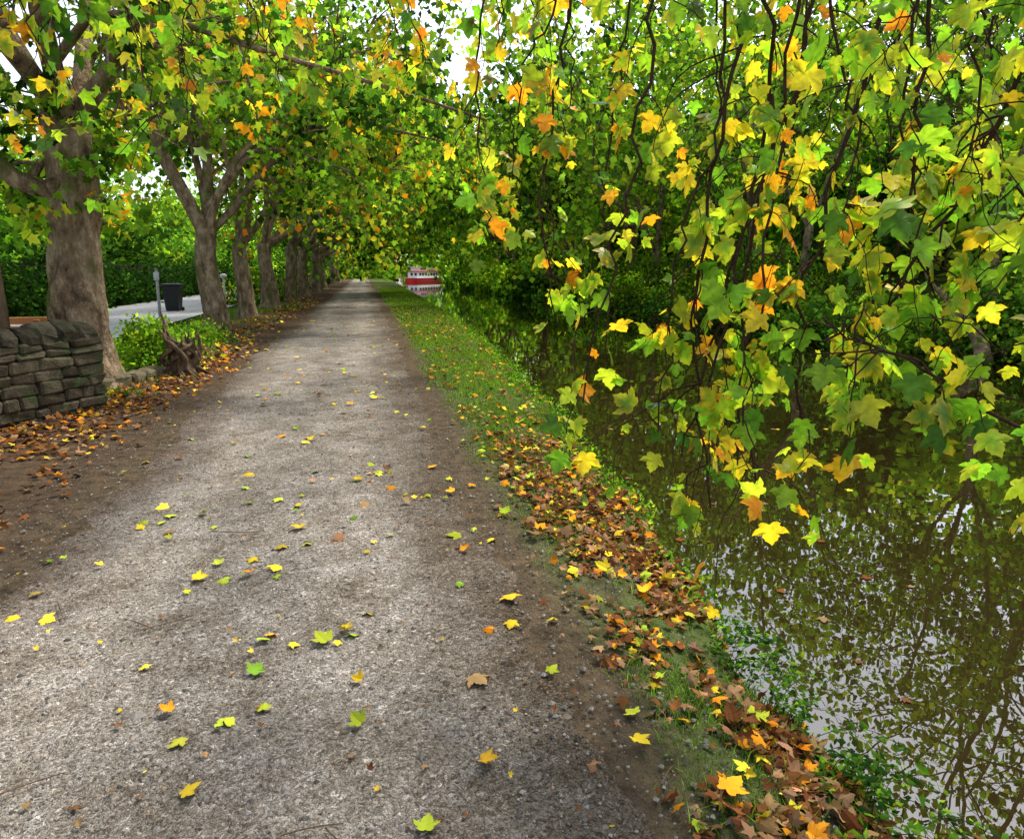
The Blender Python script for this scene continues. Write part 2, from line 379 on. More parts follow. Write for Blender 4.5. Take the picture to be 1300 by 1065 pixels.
W_row_far=[dict(md=4,lm=4,yg=1),dict(dk=3,md=4),dict(lm=4,yl=.8,yg=2,og=.5)]
W_far=[dict(md=4,lm=5,yg=1),dict(lm=5,yg=3),dict(dk=3,md=4),dict(lm=5,yg=2,md=1)]
W_dark=[dict(dk=5,md=4),dict(md=5,lm=2)]

def pts_limb(g,tw,rs,P,r,nch=14,l=1.1):
    P=np.array(P,float); R=np.linspace(r,r*.25,len(P)); g.tube(P,R,7)
    for k in range(nch):
        t=.15+.85*(k+rs.rand())/nch; i=min(int(t*(len(P)-1)),len(P)-2); f=t*(len(P)-1)-i
        p=P[i]*(1-f)+P[i+1]*f; dd=nrm(P[i+1]-P[i]); pr=nrm(rs.normal(0,1,3))
        grow(rs,g,p,dd*.5+pr*.8+np.array([0,0,.1]),l*(.6+.8*rs.rand()),R[i]*.45,1,(0,5),tw,.2,.8)
def ex1(rs,g,tw):
    pts_limb(g,tw,rs,[(-3.8,10.3,4.2),(-3.2,10.,4.75),(-2.2,9.8,4.65),(-1.,9.9,4.35),(.4,10.2,4.1),(1.9,10.8,3.85)],.07,16,1.2)
    pts_limb(g,tw,rs,[(-3.8,10.4,2.5),(-4.35,10.2,2.75),(-4.75,10.1,3.2),(-5.1,10.,4.2)],.16,6,.9)
    for k in range(5):
        a=-2.6+rs.rand()*1.6; z=1.2+rs.rand()*2.; b=np.array([-3.8+.24*math.cos(a),10.4+.24*math.sin(a),z])
        g.tube([b-np.array([0,0,.16]),b-np.array([0,0,.08]),b,b+np.array([0,0,.08]),b+np.array([0,0,.16])],[.02,.09,.12,.09,.02],10)
    for k in range(22):
        a=rs.rand()*6.28; z=2.2+rs.rand()*1.7
        grow(rs,g,(-3.8+.22*math.cos(a),10.4+.22*math.sin(a),z),(math.cos(a),math.sin(a),.3),.6,.015,1,(0,3),tw,.2,.8)
tree("sycamore_tree",-3.8,10.4,11,h=3.6,r=.34,L=4.2,bias=(.3,-.1,.1),nch=(7,6),nper=14,size=.13,sig=.12,T=T_MID,W=W_row,lump=.25,extra=ex1)
def ex2(rs,g,tw):
    pts_limb(g,tw,rs,[(-3.9,19.4,3.2),(-2.9,19.,4.3),(-1.5,18.6,5.1),(.2,18.3,5.2),(2.,18.,4.8)],.1,14,1.6)
tree("sycamore_tree",-3.97,19.4,12,h=2.6,r=.3,limbs=[((-.33,-.1,1.),6.5,.19),((.1,.1,1),6.5,.16),((.35,-.2,1),6.5,.12),((.1,.5,.8),5,.12),((.8,.1,.9),6.,.11)],nch=(8,6),nper=26,size=.16,sig=.22,T=T_MID,W=W_row,extra=ex2,lump=.17)
tree("sycamore_tree",-4.0,24.6,13,h=2.4,r=.28,L=8.,bias=(.75,0,.2),nper=34,size=.2,sig=.28,W=W_row)
tree("sycamore_tree",-3.95,30.,14,h=2.6,r=.34,L=9.,bias=(.75,0,.25),nper=38,size=.24,sig=.3,W=W_row,lump=.16)
k=0
for yy in (37.5,44,51,59,68,78,89):
    tree("sycamore_tree",-3.7+.3*math.sin(yy),yy,20+k,h=2.7,r=.32,L=8.5 if yy>55 else 9.5,bias=(.65,0,.15),nch=(7,6),nper=24,size=.33,sig=.36,W=W_row_far); k+=1
k=0
for xx,yy,hh in ((15.5,9,2.5),(16,15,3),(14,20,2.6),(15,25,3.2),(13,29.5,2.2),(14,35,3),(12.6,41,2.4),(12.6,48,3),(12.,56,2.4),(12.4,65,2.6),(12.2,75,2.6),(12.6,87,2.4)):
    tall=yy>22
    tree("alder_tree",xx,yy,50+k,h=hh,r=.17 if not tall else .24,L=5.8 if not tall else (7.5 if yy<33 else 10.5 if yy<66 else 8.5),up=1.2,bias=(-.2 if yy<33 else -.45,0,0),nch=(7,6),nper=20 if not tall else 26,size=.15 if not tall else .27 if yy<33 else .38,sig=.22 if not tall else .36,W=[W_far[k%4],W_far[(k+1)%4]],lump=.05); k+=1
for xx,yy,LL,npp in ((18,9.5,11,22),(20,16.5,12,20),(22,25,9,18),(24,3,11,20),(17,1,10,20),(16.5,13,9,20),(19,5.,10,24)):
    tree("birch_tree",xx,yy,90+k,h=4.5,r=.22,L=LL,nlimb=5,up=2.2,spread=.65,nch=(6,4),nper=npp,size=.21,sig=.38,W=W_far,lump=.04); k+=1

def mass(g,rs,cx,cy,z0,rx,ry,rz,n,size,weights,clump=.35,T=T_LOW,ncl=40,one=False):
    u=nrm(rs.normal(0,1,(ncl,3))); u[:,2]=np.abs(u[:,2])
    rad=(.45+.6*rs.rand(ncl))[:,None]
    cc=np.array([cx,cy,z0])+u*rad*np.array([rx,ry,rz])
    per=max(1,n//ncl); P=(cc[:,None]+rs.normal(0,1,(ncl,per,3))*clump*np.array([1,1,.8])).reshape(-1,3)
    if one:
        w0=weights[rs.randint(len(weights))]; br=np.exp(rs.normal(0,.25)); ww=[w0]*3+[weights[rs.randint(len(weights))]]
    else: ww=weights; br=1
    Cc=np.concatenate([pal(rs,per,**ww[rs.randint(len(ww))])*br*np.exp(rs.normal(0,.28)) for _ in range(ncl)])
    m=len(P); P[:,2]=np.maximum(P[:,2],H(P[:,0],P[:,1])+.03)
    P[:,2]=np.maximum(P[:,2],-.34)
    A=rs.normal(0,.7,(m,3))+np.array([0,0,-.3]); Nn=rs.normal(0,.8,(m,3))+np.array([0,0,.8])
    leaf_batch(g,P,A,Nn,size*(.6+.8*rs.rand(m))*(.8+.5*rs.rand() if one else 1),Cc,T)
rs=RS(5)
g=Geo()
for yy in np.concatenate([np.arange(6,40,1.8),np.arange(40,112,3.4)]):
    f=float(xf(np.array(yy))); far=yy>40
    mass(g,rs,f+.7+rs.rand()*1.8,yy,float(H(np.array(f+1.),np.array(yy)))-.2,1.1+.8*rs.rand(),1.2+(1. if far else .2),(.7+rs.rand()*1.8)*(1.5 if far or 17<yy<32 else .9),2000 if not far else 1000,.13 if not far else .26,W_far+W_dark,clump=.28,ncl=30,one=True)
    mass(g,rs,f+.05,yy+.5,-.3,.45,1.2 if not far else 2.,.5+.5*rs.rand(),900 if not far else 450,.12 if not far else .24,W_dark+W_dark+W_far[:1],clump=.2,ncl=24,one=True)
g.build("bankside_bushes",M_far,None,False)
g=Geo()
for yy in np.arange(2,118,5.):
    for xx,top in ((19,6.),(26,8.)):
        if yy>22: top*=1.6
        x0=xx+rs.rand()*3-1.5; z0=float(H(np.array(x0),np.array(yy)))
        mass(g,rs,x0,yy+rs.rand()*3,z0+.3,3.2,3.2,top*(.55+.5*rs.rand()),2100,.3 if yy<22 else .42,W_far,clump=.65,ncl=54,one=True)
for i in range(16):
    a=-30+i*4.3
    mass(g,rs,a,128+rs.rand()*8,0,5,4,13+8*rs.rand(),2200,.75,[dict(lm=5,yg=3),dict(lm=4,md=3)],clump=1.2,ncl=70,one=True)
g.build("woodland_trees",M_far,None,False)
g=Geo()
for yy in np.arange(2,118,5.):
    mass(g,rs,-13-rs.rand()*2,yy,0,2.5,3.2,3.4+3*rs.rand(),2200,.28,W_dark+W_dark+W_row_far[:1],clump=.6,ncl=50,one=True)
    mass(g,rs,-19-rs.rand()*3,yy,0,3,3.2,9+3*rs.rand(),1900,.42,W_dark+W_far,clump=.8,ncl=50,one=True)
g.build("roadside_hedge",M_far,None,False)
g=Geo()
for yy in np.arange(33,110,3.):
    mass(g,rs,-4.9-rs.rand()*.5,yy,0,.8,1.4,1.0+.9*rs.rand(),800,.17,W_dark+W_row_far,clump=.25,ncl=24)
for yy in (10.,12.5,15.,17.5,20.):
    mass(g,rs,-11.2,yy,0,.9,1.3,1.3+1.*rs.rand(),1800,.12,[dict(lm=5,md=2,yg=2),dict(md=4,lm=3)],clump=.25,ncl=30,one=True)
for yy in np.arange(24,60,3.):
    mass(g,rs,-10.6,yy,0,.5,1.6,1.9+.8*rs.rand(),1500,.15,[dict(dk=6,md=1)],clump=.3,ncl=30)
g.build("understorey_shrubs",M_far,None,False)

# ------------------------------------------------------------------ hanging sprays
def curve(P,n=14):
    P=np.array(P,float); m=len(P)-1; t=np.linspace(0,m,n)
    Q=np.concatenate([[2*P[0]-P[1]],P,[2*P[-1]-P[-2]]]); out=[]
    for s in t:
        i=min(int(s),m-1); f=s-i; a,b,c,d=Q[i:i+4]
        out.append(.5*((2*b)+(-a+c)*f+(2*a-5*b+4*c-d)*f*f+(-a+3*b-3*c+d)*f**3))
    return np.array(out)
def spray(rs,gt,gl,P,r,nside,lside,size,weights,T,pet=True,nl=(4,7),bare=0):
    P=curve(P,22); wob=rs.normal(0,.014,(20,3)); wob=wob+np.cumsum(rs.normal(0,.014,(20,3)),0)*np.linspace(1,0,20)[:,None]; P[1:-1]+=wob
    gt.tube(P,np.linspace(r,r*.4,22),6)
    LP=[];LA=[]
    for k in range(nside+bare):
        t=.1+.9*rs.rand() if k>=nside else .12+.88*(k+rs.rand()*.8)/nside; i=min(int(t*21),20); p=P[i]+(P[i+1]-P[i])*(t*21-i)
        d=nrm(nrm(P[i+1]-P[i])*.5+rs.normal(0,.75,3)+np.array([0,0,.05])); L=lside*(.5+.9*rs.rand())*(1.5 if k>=nside else 1)
        q=[p]
        for j in range(9):
            d=nrm(d+rs.normal(0,.25,3)+np.array([0,0,-.2])); q.append(q[-1]+d*L/9)
        q=np.array(q); gt.tube(q,np.linspace(r*.42,r*.2,10),4)
        if k>=nside:
            LP.append(q[-1]); LA.append(nrm(d)); continue
        for _ in range(rs.randint(*nl)):
            s=(.3+.7*rs.rand())*8.99; i2=int(s); b=q[i2]+(q[i2+1]-q[i2])*(s-i2)
            LP.append(b); LA.append(nrm(rs.normal(0,.7,3)+np.array([0,0,-.3])))
        LP.append(q[-1]); LA.append(nrm(d+rs.normal(0,.3,3)))
    LP=np.array(LP);LA=np.array(LA); n=len(LP)
    pl=(.03+.05*rs.rand(n))*size/.1
    base=LP+LA*pl[:,None]
    if pet:
        for a,b in zip(LP,base):
            m=(a+b)/2+np.array([0,0,.006]); gt.tube([a,m,b],[.0013,.001,.001],3)
    A=nrm(LA*.55+rs.normal(0,.4,(n,3))+np.array([0,0,-.7]))
    Nn=rs.normal(0,1,(n,3))
    Cc=pal(rs,n,**weights); C2=Cc.copy()
    yel=rs.rand(n)<.3; C2[yel]=C2[yel]*.55+np.array(COL['yl'])*.45
    edge=rs.rand(n)<.08; C2[edge]=C2[edge]*.4+np.array(COL['og'])*.5
    leaf_batch(gl,base,A,Nn,size*(.5+.8*rs.rand(n)),Cc,T,C2,curl=.6+rs.rand(n)*2.)

yaw=math.radians(-12)
e=empty("overhanging_sycamore_branch",(0,0,0),yaw); gt=Geo();gl=Geo(); rs=RS(31)
WN=dict(md=2,lm=7,yg=4,yl=2.2,og=1.2)
WG=dict(md=3,lm=8,yg=3,yl=.7)
WY=dict(md=.6,lm=4.5,yg=4,yl=3.4,og=1.8)
S=[
 ([(1.75,2.2,3.1),(1.6,2.3,2.6),(1.53,2.3,2.10),(1.42,2.3,1.82),(1.27,2.3,1.53),(1.05,2.3,1.36)],.011,11,WG),
 ([(2.1,2.1,.95),(1.73,2.,1.01),(1.38,1.95,1.2),(1.22,1.95,1.28),(1.06,2.,1.38),(.93,2.05,1.46)],.008,9,WG),
 ([(.1,3.3,3.3),(-.1,3.1,2.6),(-.12,3.,2.1),(-.08,3,1.72)],.006,6,WN),
 ([(.4,3.2,3.3),(.2,3.1,2.5),(.12,3.,1.9),(.2,3,1.36)],.007,6,WN),
 ([(.3,3,3.2),(.15,3,2.6),(.05,3.,2.3),(.0,3,1.98)],.006,5,WY),
 ([(.6,3,3.2),(.5,3,2.6),(.42,3.,2.1),(.4,3,1.68)],.006,5,WN),
 ([(.5,2.8,3.1),(.5,2.7,2.4),(.36,2.6,1.7),(.27,2.55,1.1)],.008,7,WN),
 ([(.8,2.7,3.1),(.9,2.6,2.2),(.75,2.55,1.5),(.64,2.5,.9)],.009,8,WN),
 ([(.95,2.7,3.1),(.8,2.6,2.3),(.7,2.55,1.5),(.76,2.5,.7)],.009,9,WY),
 ([(.7,2.5,3.1),(.75,2.6,2.3),(.62,2.55,1.7),(.55,2.5,1.0)],.007,8,WG),
 ([(1.1,2.6,3.1),(1.05,2.6,2.2),(.85,2.5,1.4),(.92,2.45,.78)],.009,9,WY),
 ([(1.2,2.4,3.1),(1.15,2.4,2.2),(.95,2.3,1.5),(1.03,2.3,1.02)],.009,8,WN),
 ([(.85,2.3,3.),(.9,2.3,2.3),(.82,2.3,1.6),(.78,2.25,1.08)],.007,7,WG),
 ([(.9,2.5,2.2),(.8,2.45,1.6),(.72,2.4,1.25),(.82,2.4,.9)],.007,7,WY),
 ([(1.35,2.4,3.),(1.3,2.3,2.2),(1.25,2.3,1.7),(1.17,2.3,1.3)],.008,7,WG),
 ([(1.65,2.2,2.9),(1.6,2.1,2.3),(1.55,2.1,1.9),(1.53,2.05,1.55)],.008,7,WG),
 ([(1.4,2.2,2.9),(1.3,2.1,2.4),(1.35,2.1,2.1),(1.33,2.05,1.82)],.006,6,WN),
 ([(1.75,2.1,2.8),(1.65,2.1,2.4),(1.6,2.1,2.2),(1.56,2.05,1.95)],.006,6,WN),
 ([(1.3,2.2,2.9),(1.15,2.1,2.3),(1.2,2.1,1.9),(1.2,2.05,1.62)],.006,6,WG),
 ([(1.0,2.2,2.9),(.95,2.1,2.3),(1.0,2.1,2.),(.97,2.05,1.74)],.006,5,WN),
 ([(1.2,3.6,3.7),(1.,3.5,2.8),(1.05,3.5,2.2),(1.01,3.4,1.8)],.007,6,WG),
 ([(1.5,3.6,3.7),(1.4,3.5,2.7),(1.35,3.5,2.1),(1.33,3.4,1.62)],.007,7,WN),
 ([(2.1,3.6,3.7),(1.9,3.5,2.9),(1.8,3.5,2.5),(1.82,3.4,2.1)],.008,7,WG),
 ([(.4,3.6,3.7),(.3,3.5,3.0),(.3,3.5,2.6),(.25,3.4,2.2)],.007,6,WY),
 ([(2.4,3.3,3.5),(2.2,3.2,2.8),(2.1,3.2,2.3),(2.15,3.1,1.8)],.008,8,WN),
 ([(1.9,2.9,3.2),(1.8,2.8,2.6),(1.85,2.8,2.1),(1.75,2.8,1.6)],.007,7,WG),
 ([(1.95,2.1,1.9),(1.65,1.95,1.75),(1.5,1.9,1.55),(1.38,1.9,1.35)],.006,6,WN),
]
for P,r,ns_,W in S: spray(rs,gt,gl,P,r,ns_,.28,.074,W,T_FULL,bare=4)
for a,b in (((-.2,1.2,4.),(.9,2.8,3.15)),((-.2,1.2,4.),(1.9,2.15,3.)),((-.2,1.2,4.),(.3,3.4,3.5)),((-.2,1.2,4.),(1.8,3.6,3.7))):
    a=np.array(a);b=np.array(b); m=(a+b)/2+np.array([0,0,.25]); gt.tube(curve([a,m,b],10),np.linspace(.035,.012,10),7)
for a,b in (((.9,2.8,3.15),(1.2,2.65,3.08)),((.2,3.3,3.3),(1.,2.6,3.1)),((1.,3.6,3.7),(2.3,3.5,3.6)),((.7,2.5,3.1),(1.9,2.15,3.))):
    gt.tube(curve([a,b],5),np.linspace(.012,.008,5),5)
gt.tube(curve([(-4.2,0.5,3.0),(-3,.7,3.9),(-1.6,1.,4.2),(-.2,1.2,4.)],12),np.linspace(.12,.04,12),9)
trunk(rs,gt,-4.3,.5,3.3,.3)
gt.build("branches",M_twig,e); gl.build("leaves",M_leaf,e)

e=empty("overhanging_path_branch",(0,0,0),yaw); gt=Geo();gl=Geo(); rs=RS(37)
WL=dict(md=4,lm=6,yg=2.4,yl=1.2,og=1.6)
P0=[((-3.8,5.2,3.9),(-3.6,5,2.6)),((-3.3,5.1,4.),(-3.,5,2.6)),((-2.8,5.,4.),(-2.45,5,2.6)),((-2.5,4.6,3.9),(-2.05,4.7,2.75)),((-2.2,5.3,4.),(-1.6,5,2.85)),
    ((-1.8,5.3,4.1),(-1.2,5.2,3.1)),((-1.2,5.5,4.1),(-.55,5.4,3.0)),((-3.,6.,4.3),(-2.6,6,3.0)),((-2.2,6.3,4.4),(-1.9,6,3.1)),((-1.4,6.4,4.5),(-.9,6.2,3.4)),
    ((-4.3,6.,4.2),(-4.3,6,2.9)),((-.6,6.4,4.6),(.1,6.2,3.4)),((-.2,5.,4.1),(.3,4.8,2.9)),((.1,5.,4.1),(-.1,4.9,3.)),((.3,4.6,4.),(.9,4.4,3.1)),((-2.9,4.2,3.6),(-2.7,4.2,2.75)),((-2.,4.,3.5),(-1.7,4.,2.95))]
for a,b in P0:
    a=np.array(a);b=np.array(b); m=a*.45+b*.55+np.array([-.05,0,.2])
    spray(rs,gt,gl,[a,m,b],.009,8,.36,.1,WL,T_MID,pet=False,nl=(3,6),bare=2)
for c in ([(-4.6,7,4.2),(-3.3,5.6,4.15),(-1.8,5.2,4.2),(0.,4.9,4.15),(1.2,4.4,4.)],[(-4.6,7.,4.2),(-3.4,6.3,4.4),(-1.8,6.4,4.55),(.2,6.3,4.7)],[(-4.4,6,4.2),(-3.4,4.6,3.8),(-1.9,4.1,3.6)]):
    gt.tube(curve(c,16),np.linspace(.05,.012,16),7)
gt.build("branches",M_twig,e); gl.build("leaves",M_leaf,e)

# ------------------------------------------------------------------ fallen leaves
rs=RS(3)
def ztop(x,y):
    on=(x>-2.15)&(x<.9); return H(x,y)+np.where(on,.022,.01)
def litter(g,x,y,size,cols,flat=.25,T=T_FULL,lift=.0):
    n=len(x); z=ztop(x,y)+lift*rs.rand(n)
    a=rs.rand(n)*6.28; A=np.stack([np.cos(a),np.sin(a),rs.normal(0,flat,n)],-1)
    Nn=np.stack([rs.normal(0,flat,n),rs.normal(0,flat,n),np.ones(n)],-1); fl=rs.rand(n)<.3; Nn[fl]*=-1
    s=size*(.5+.8*rs.rand(n)); c=pal(rs,n,**cols)*(.55+.55*rs.rand(n,1))
    leaf_batch(g,np.stack([x,y,z+.008],-1),A,Nn,s,c,T,C2=c*(.75+.35*rs.rand(n,1)),curl=.5+2.8*rs.rand(n))
g=Geo()
n=280; y=1.2+rs.rand(n)**1.4*22; x=-2.1+rs.rand(n)*3.0
litter(g,x,y,.066,dict(yl=6,yg=4,og=2,lm=1,tn=1.5),.2)
for cx,cy in ((-.25,3.0),(-.1,3.9),(-.75,3.6),(.3,4.6),(-1.3,4.4),(.1,5.3),(-.6,2.4)):
    n=rs.randint(4,8); litter(g,cx+rs.normal(0,.12,n),cy+rs.normal(0,.09,n),.06,dict(yl=5,yg=5,og=2,tn=2),.2)
n=700; y=1.2+rs.rand(n)**1.3*10; x=-2.1+rs.rand(n)*3.0
litter(g,x,y,.02,dict(tn=4,br=4,yl=1),.3,T_MID)
def field(n,x0,x1,y0,y1,fn,pw=1.):
    x=x0+rs.rand(n)*(x1-x0); y=y0+rs.rand(n)**pw*(y1-y0); k=rs.rand(n)<fn(x,y); return x[k],y[k]
fr_=lambda x,y: sstep(.8,1.3,x+.4*(fbm(y*1.5,x*1.5,61)-.5))*(x<xb(y)+.14)*np.clip(.14+2.4*(fbm(x*2.6,y*2.6,62)-.41),0,1)*(1-.8*sstep(3.6,5.5,y))
x,y=field(24000,.55,2.3,.9,6.5,fr_); litter(g,x,y,.046,dict(br=9,tn=6,og=2.2,yl=.9,yg=.4),.45,T_MID,.015)
x,y=field(2400,.75,2.3,.9,6.,fr_); litter(g,x,y,.064,dict(br=5,tn=5,og=2.6,yl=1.5,yg=.9),.5,T_FULL,.03)
fr2=lambda x,y: sstep(.8,1.15,x)*(x<xb(y)+.1)*np.clip(.08+1.3*(fbm(x*1.2,y*1.2,63)-.36),0,1)
x,y=field(9000,.8,3.2,4.5,30,fr2,1.5); litter(g,x,y,.06,dict(yl=2,tn=4,og=2.6,br=5,yg=1),.4,T_MID,.035)
fl_=lambda x,y: sstep(-2.05,-2.7,x+.3*(fbm(y*1.3,x,71)-.5))*np.clip(.2+1.5*(fbm(x*1.5,y*1.5,72)-.3),0,1)
x,y=field(13000,-4.6,-1.9,3.,13,fl_); litter(g,x,y,.065,dict(br=8,og=2.4,tn=5,yl=.9),.4,T_MID,.02)
x,y=field(2500,-3.8,-2.1,13,40,fl_,1.4); litter(g,x,y,.1,dict(br=5,og=2,tn=5,yl=2),.4,T_MID,.02)
g.build("fallen_leaves",M_litter,None,False)
g=Geo(); n=300; y=1.5+rs.rand(n)**1.3*24; x=xb(y)+.3+rs.rand(n)**1.5*(xf(y)-xb(y)-.6)
a=rs.rand(n)*6.28; c=pal(rs,n,tn=4,yl=1.5,br=5)*.8
leaf_batch(g,np.stack([x,y,np.full(n,-.374)],-1),np.stack([np.cos(a),np.sin(a),a*0],-1),np.tile([0,0,1.],(n,1)),.025+.045*rs.rand(n),c,T_MID,curl=np.zeros(n))
g.build("floating_leaves",M_litter,None,False)
g=Geo(); n=26000; y=.9+rs.rand(n)**1.6*9; x=-2.5+rs.rand(n)*3.9
o=np.array([(1,0,0),(0,1,0),(-1,0,0),(0,-1,0),(0,0,.7),(0,0,-.5)],float); F=np.array([(0,1,4),(1,2,4),(2,3,4),(3,0,4),(1,0,5),(2,1,5),(3,2,5),(0,3,5)])
s=np.exp(rs.normal(-5.4,.42,n)); V=o[None]*(1+rs.normal(0,.25,(n,6,3)))*s[:,None,None]
V=V+np.stack([x,y,H(x,y)+.012+s*.1],-1)[:,None]
c=(.07+.25*rs.rand(n,1)**1.6)*np.array([1,.94,.85]); c=np.repeat(c,6,0)
g.add(V.reshape(-1,3),(F[None]+(np.arange(n)*6)[:,None,None]).reshape(-1,3),c); g.build("loose_gravel",M_pebble,None,False)
# a few dropped twigs on the gravel
g=Geo()
for k in range(26):
    cx,cy=-2.2+3.2*rs.rand(),1.5+5*rs.rand()**1.3; a=rs.rand()*6.28; L=.05+.12*rs.rand(); d=np.array([math.cos(a),math.sin(a)])*L
    z=float(ztop(np.array(cx),np.array(cy)))+.006
    g.tube(curve([(cx-d[0],cy-d[1],z),(cx+rs.normal(0,.01),cy+rs.normal(0,.01),z+.006),(cx+d[0],cy+d[1],z)],6),np.linspace(.003,.0015,6),5)
g.build("fallen_twigs",M_wood)

# ------------------------------------------------------------------ grass
def grass(g,x,y,h,wd,cols):
    n=len(x); z=H(x,y)-.01; a=rs.rand(n)*6.28; w=np.stack([np.cos(a),np.sin(a),a*0],-1)*wd*(.6+.8*rs.rand(n))[:,None]
    ln=rs.normal(0,.45,(n,2)); hh=h*(.4+.9*rs.rand(n)); b=np.stack([x,y,z],-1)
    m=b+np.stack([ln[:,0]*.35*hh,ln[:,1]*.35*hh,hh*.6],-1); t=b+np.stack([ln[:,0]*hh,ln[:,1]*hh,hh*.95],-1)
    V=np.stack([b-w,b+w,m+w*.7,m-w*.7,t],1); F=np.array([(0,1,2),(0,2,3),(3,2,4)])
    c=np.repeat(pal(rs,n,**cols)*(.75+.25*rs.rand(n,1)),5,0); g.add(V.reshape(-1,3),(F[None]+(np.arange(n)*5)[:,None,None]).reshape(-1,3),c)
g=Geo()
gf=lambda x,y: sstep(.8,1.3,x+.5*(fbm(x*1.4,y*1.4,81)-.5))*(x<xb(y)+.15)*np.clip(2.6*(fbm(x*1.8,y*1.8,82)-.4)+.45*sstep(3.,5.,y)-.0,0.05,1)
x,y=field(100000,.7,2.4,1.,8,gf); grass(g,x,y,.05,.0023,dict(md=5,lm=5,yg=1,tn=.5))
x,y=field(60000,.8,3,8,20,gf); grass(g,x,y,.06,.004,dict(md=4,lm=6,yg=1.5))
x,y=field(36000,.85,3.9,20,60,gf); grass(g,x,y,.08,.011,dict(md=4,lm=6,yg=2))
gl_=lambda x,y: sstep(-2.5,-3.1,x)*np.clip(2.4*(fbm(x*1.3,y*1.3,91)-.42),0.02,1)
x,y=field(40000,-5.5,-2.3,9,34,gl_); grass(g,x,y,.1,.006,dict(md=5,lm=4))
g.build("grass",M_grass,None,False)
g=Geo(); rs=RS(9)
for yy in np.arange(1.2,30,.3):
    if rs.rand()<(.4 if yy<5 else .8):
        b=float(xb(np.array(yy))); big=(.5+.5*rs.rand()) if yy<6 else (.7+.6*rs.rand())
        mass(g,rs,b+.02,yy,-.22,.18*big,.25*big,.2*big,150,.036,[dict(md=4,lm=3),dict(lm=4,md=3,yg=1),dict(md=4,dk=2)],clump=.06,ncl=12,T=T_OVAL)
g.build("bankside_herbs",M_far,None,False)
e=empty("bramble",(0,0,0)); gt=Geo();gl=Geo(); rs=RS(15)
for k in range(34):
    yy=1.5+rs.rand()*1.2; b=float(xb(np.array(yy))); a=rs.normal(.1,.6); L=.15+.34*rs.rand()
    p0=np.array([b-.05,yy,-.12]); p1=p0+np.array([math.cos(a)*L*.5,math.sin(a)*L*.5,.08]); p2=p0+np.array([math.cos(a)*L,math.sin(a)*L,-.1+.1*rs.rand()])
    P=curve([p0,p1,p2],12); gt.tube(P,np.linspace(.002,.001,12),4)
    n=44; t=rs.rand(n)*10.99; i=t.astype(int); q=P[i]+(P[i+1]-P[i])*(t-i)[:,None]+rs.normal(0,.012,(n,3))
    leaf_batch(gl,q,rs.normal(0,1,(n,3))*np.array([1,1,.4]),np.array([0,0,1.])+rs.normal(0,.4,(n,3)),.018+.02*rs.rand(n),pal(rs,n,dk=4,md=5,lm=1),T_OVAL)
gt.build("stems",M_twig,e); gl.build("leaves",M_far,e,False)

# ------------------------------------------------------------------ stone wall
e=empty("stone_wall"); rs=RS(4); g=Geo(); gm=Geo()
A0=np.array([-3.12,8.62]); d=nrm(np.array([-.55,-1.])); ang=math.atan2(d[1],d[0]); nn_=np.array([-d[1],d[0]]); LW=4.2
def W2(s,o): return A0+d*s+nn_*o
c=W2(LW/2,0); rbox(gm,(c[0],c[1],.38),(LW-.1,.3,.84),ang,.01); gm.build("mortar_core",M_mortar,e)
z=-.06; row=0
while z<.78:
    hgt=.07+.07*rs.rand(); s=0.
    while s<LW:
        l=.12+.3*rs.rand()
        for sd in(-1,1):
            c=W2(s+l/2,sd*.10); v=(.07+.1*rs.rand()); col=v*np.array([1,.86+.07*rs.rand(),.68])
            rbox(g,(c[0],c[1],z+hgt/2+rs.normal(0,.006)),(l-.004,.19+.04*rs.rand(),hgt+.002),ang+rs.normal(0,.03),.022,.009,rs,col)
        s+=l
    z+=hgt; row+=1
s=.02
while s<LW:
    l=.11+.14*rs.rand(); hh=.15+.09*rs.rand(); c=W2(s+l/2,0); v=.055+.05*rs.rand()
    K=9; th=np.linspace(0,np.pi,K); prof=np.stack([np.cos(th)*.2,np.sin(th)*hh],-1)
    V=[]
    for sx,sc in((-l/2+.002,.8),(-l/2+.03,1.),(l/2-.03,1.),(l/2-.002,.8)):
        for p in prof: V.append((sx,p[0]*sc,p[1]*sc))
    V=np.array(V)+rs.normal(0,.011,(len(V),3)); F=[]
    for i in range(3):
        for j in range(K-1): a=i*K+j; F+=[(a,a+K,a+K+1),(a,a+K+1,a+1)]
    for i in range(1,K-1): F+=[(0,i,i+1),(3*K,3*K+i+1,3*K+i)]
    ti=rs.normal(0,.1); cr,sr=math.cos(ang+ti),math.sin(ang+ti)
    V=V@np.array([[cr,sr,0],[-sr,cr,0],[0,0,1]])+np.array([c[0],c[1],z-.015]); g.add(V,F,v*np.array([1,.93,.75])); s+=l
g.build("stones",M_stone,e,False)
g=Geo(); 
for i in range(7):
    t=i/6; rbox(g,(-3.65+.75*t,9.7+1.7*t,.06+.02*rs.rand()),(.34,.24,.2),1.15+rs.normal(0,.1),.035,.015,rs,np.array([.2,.18,.13]))
g.build("stone_edging",M_stone,None,False)
g=Geo(); g.tube([(-4.38,9.45,-.1),(-4.4,9.45,1.),(-4.43,9.46,1.86),(-4.43,9.46,1.93)],[.13,.12,.115,.07],12,cap=True); g.build("wooden_post",M_wood)

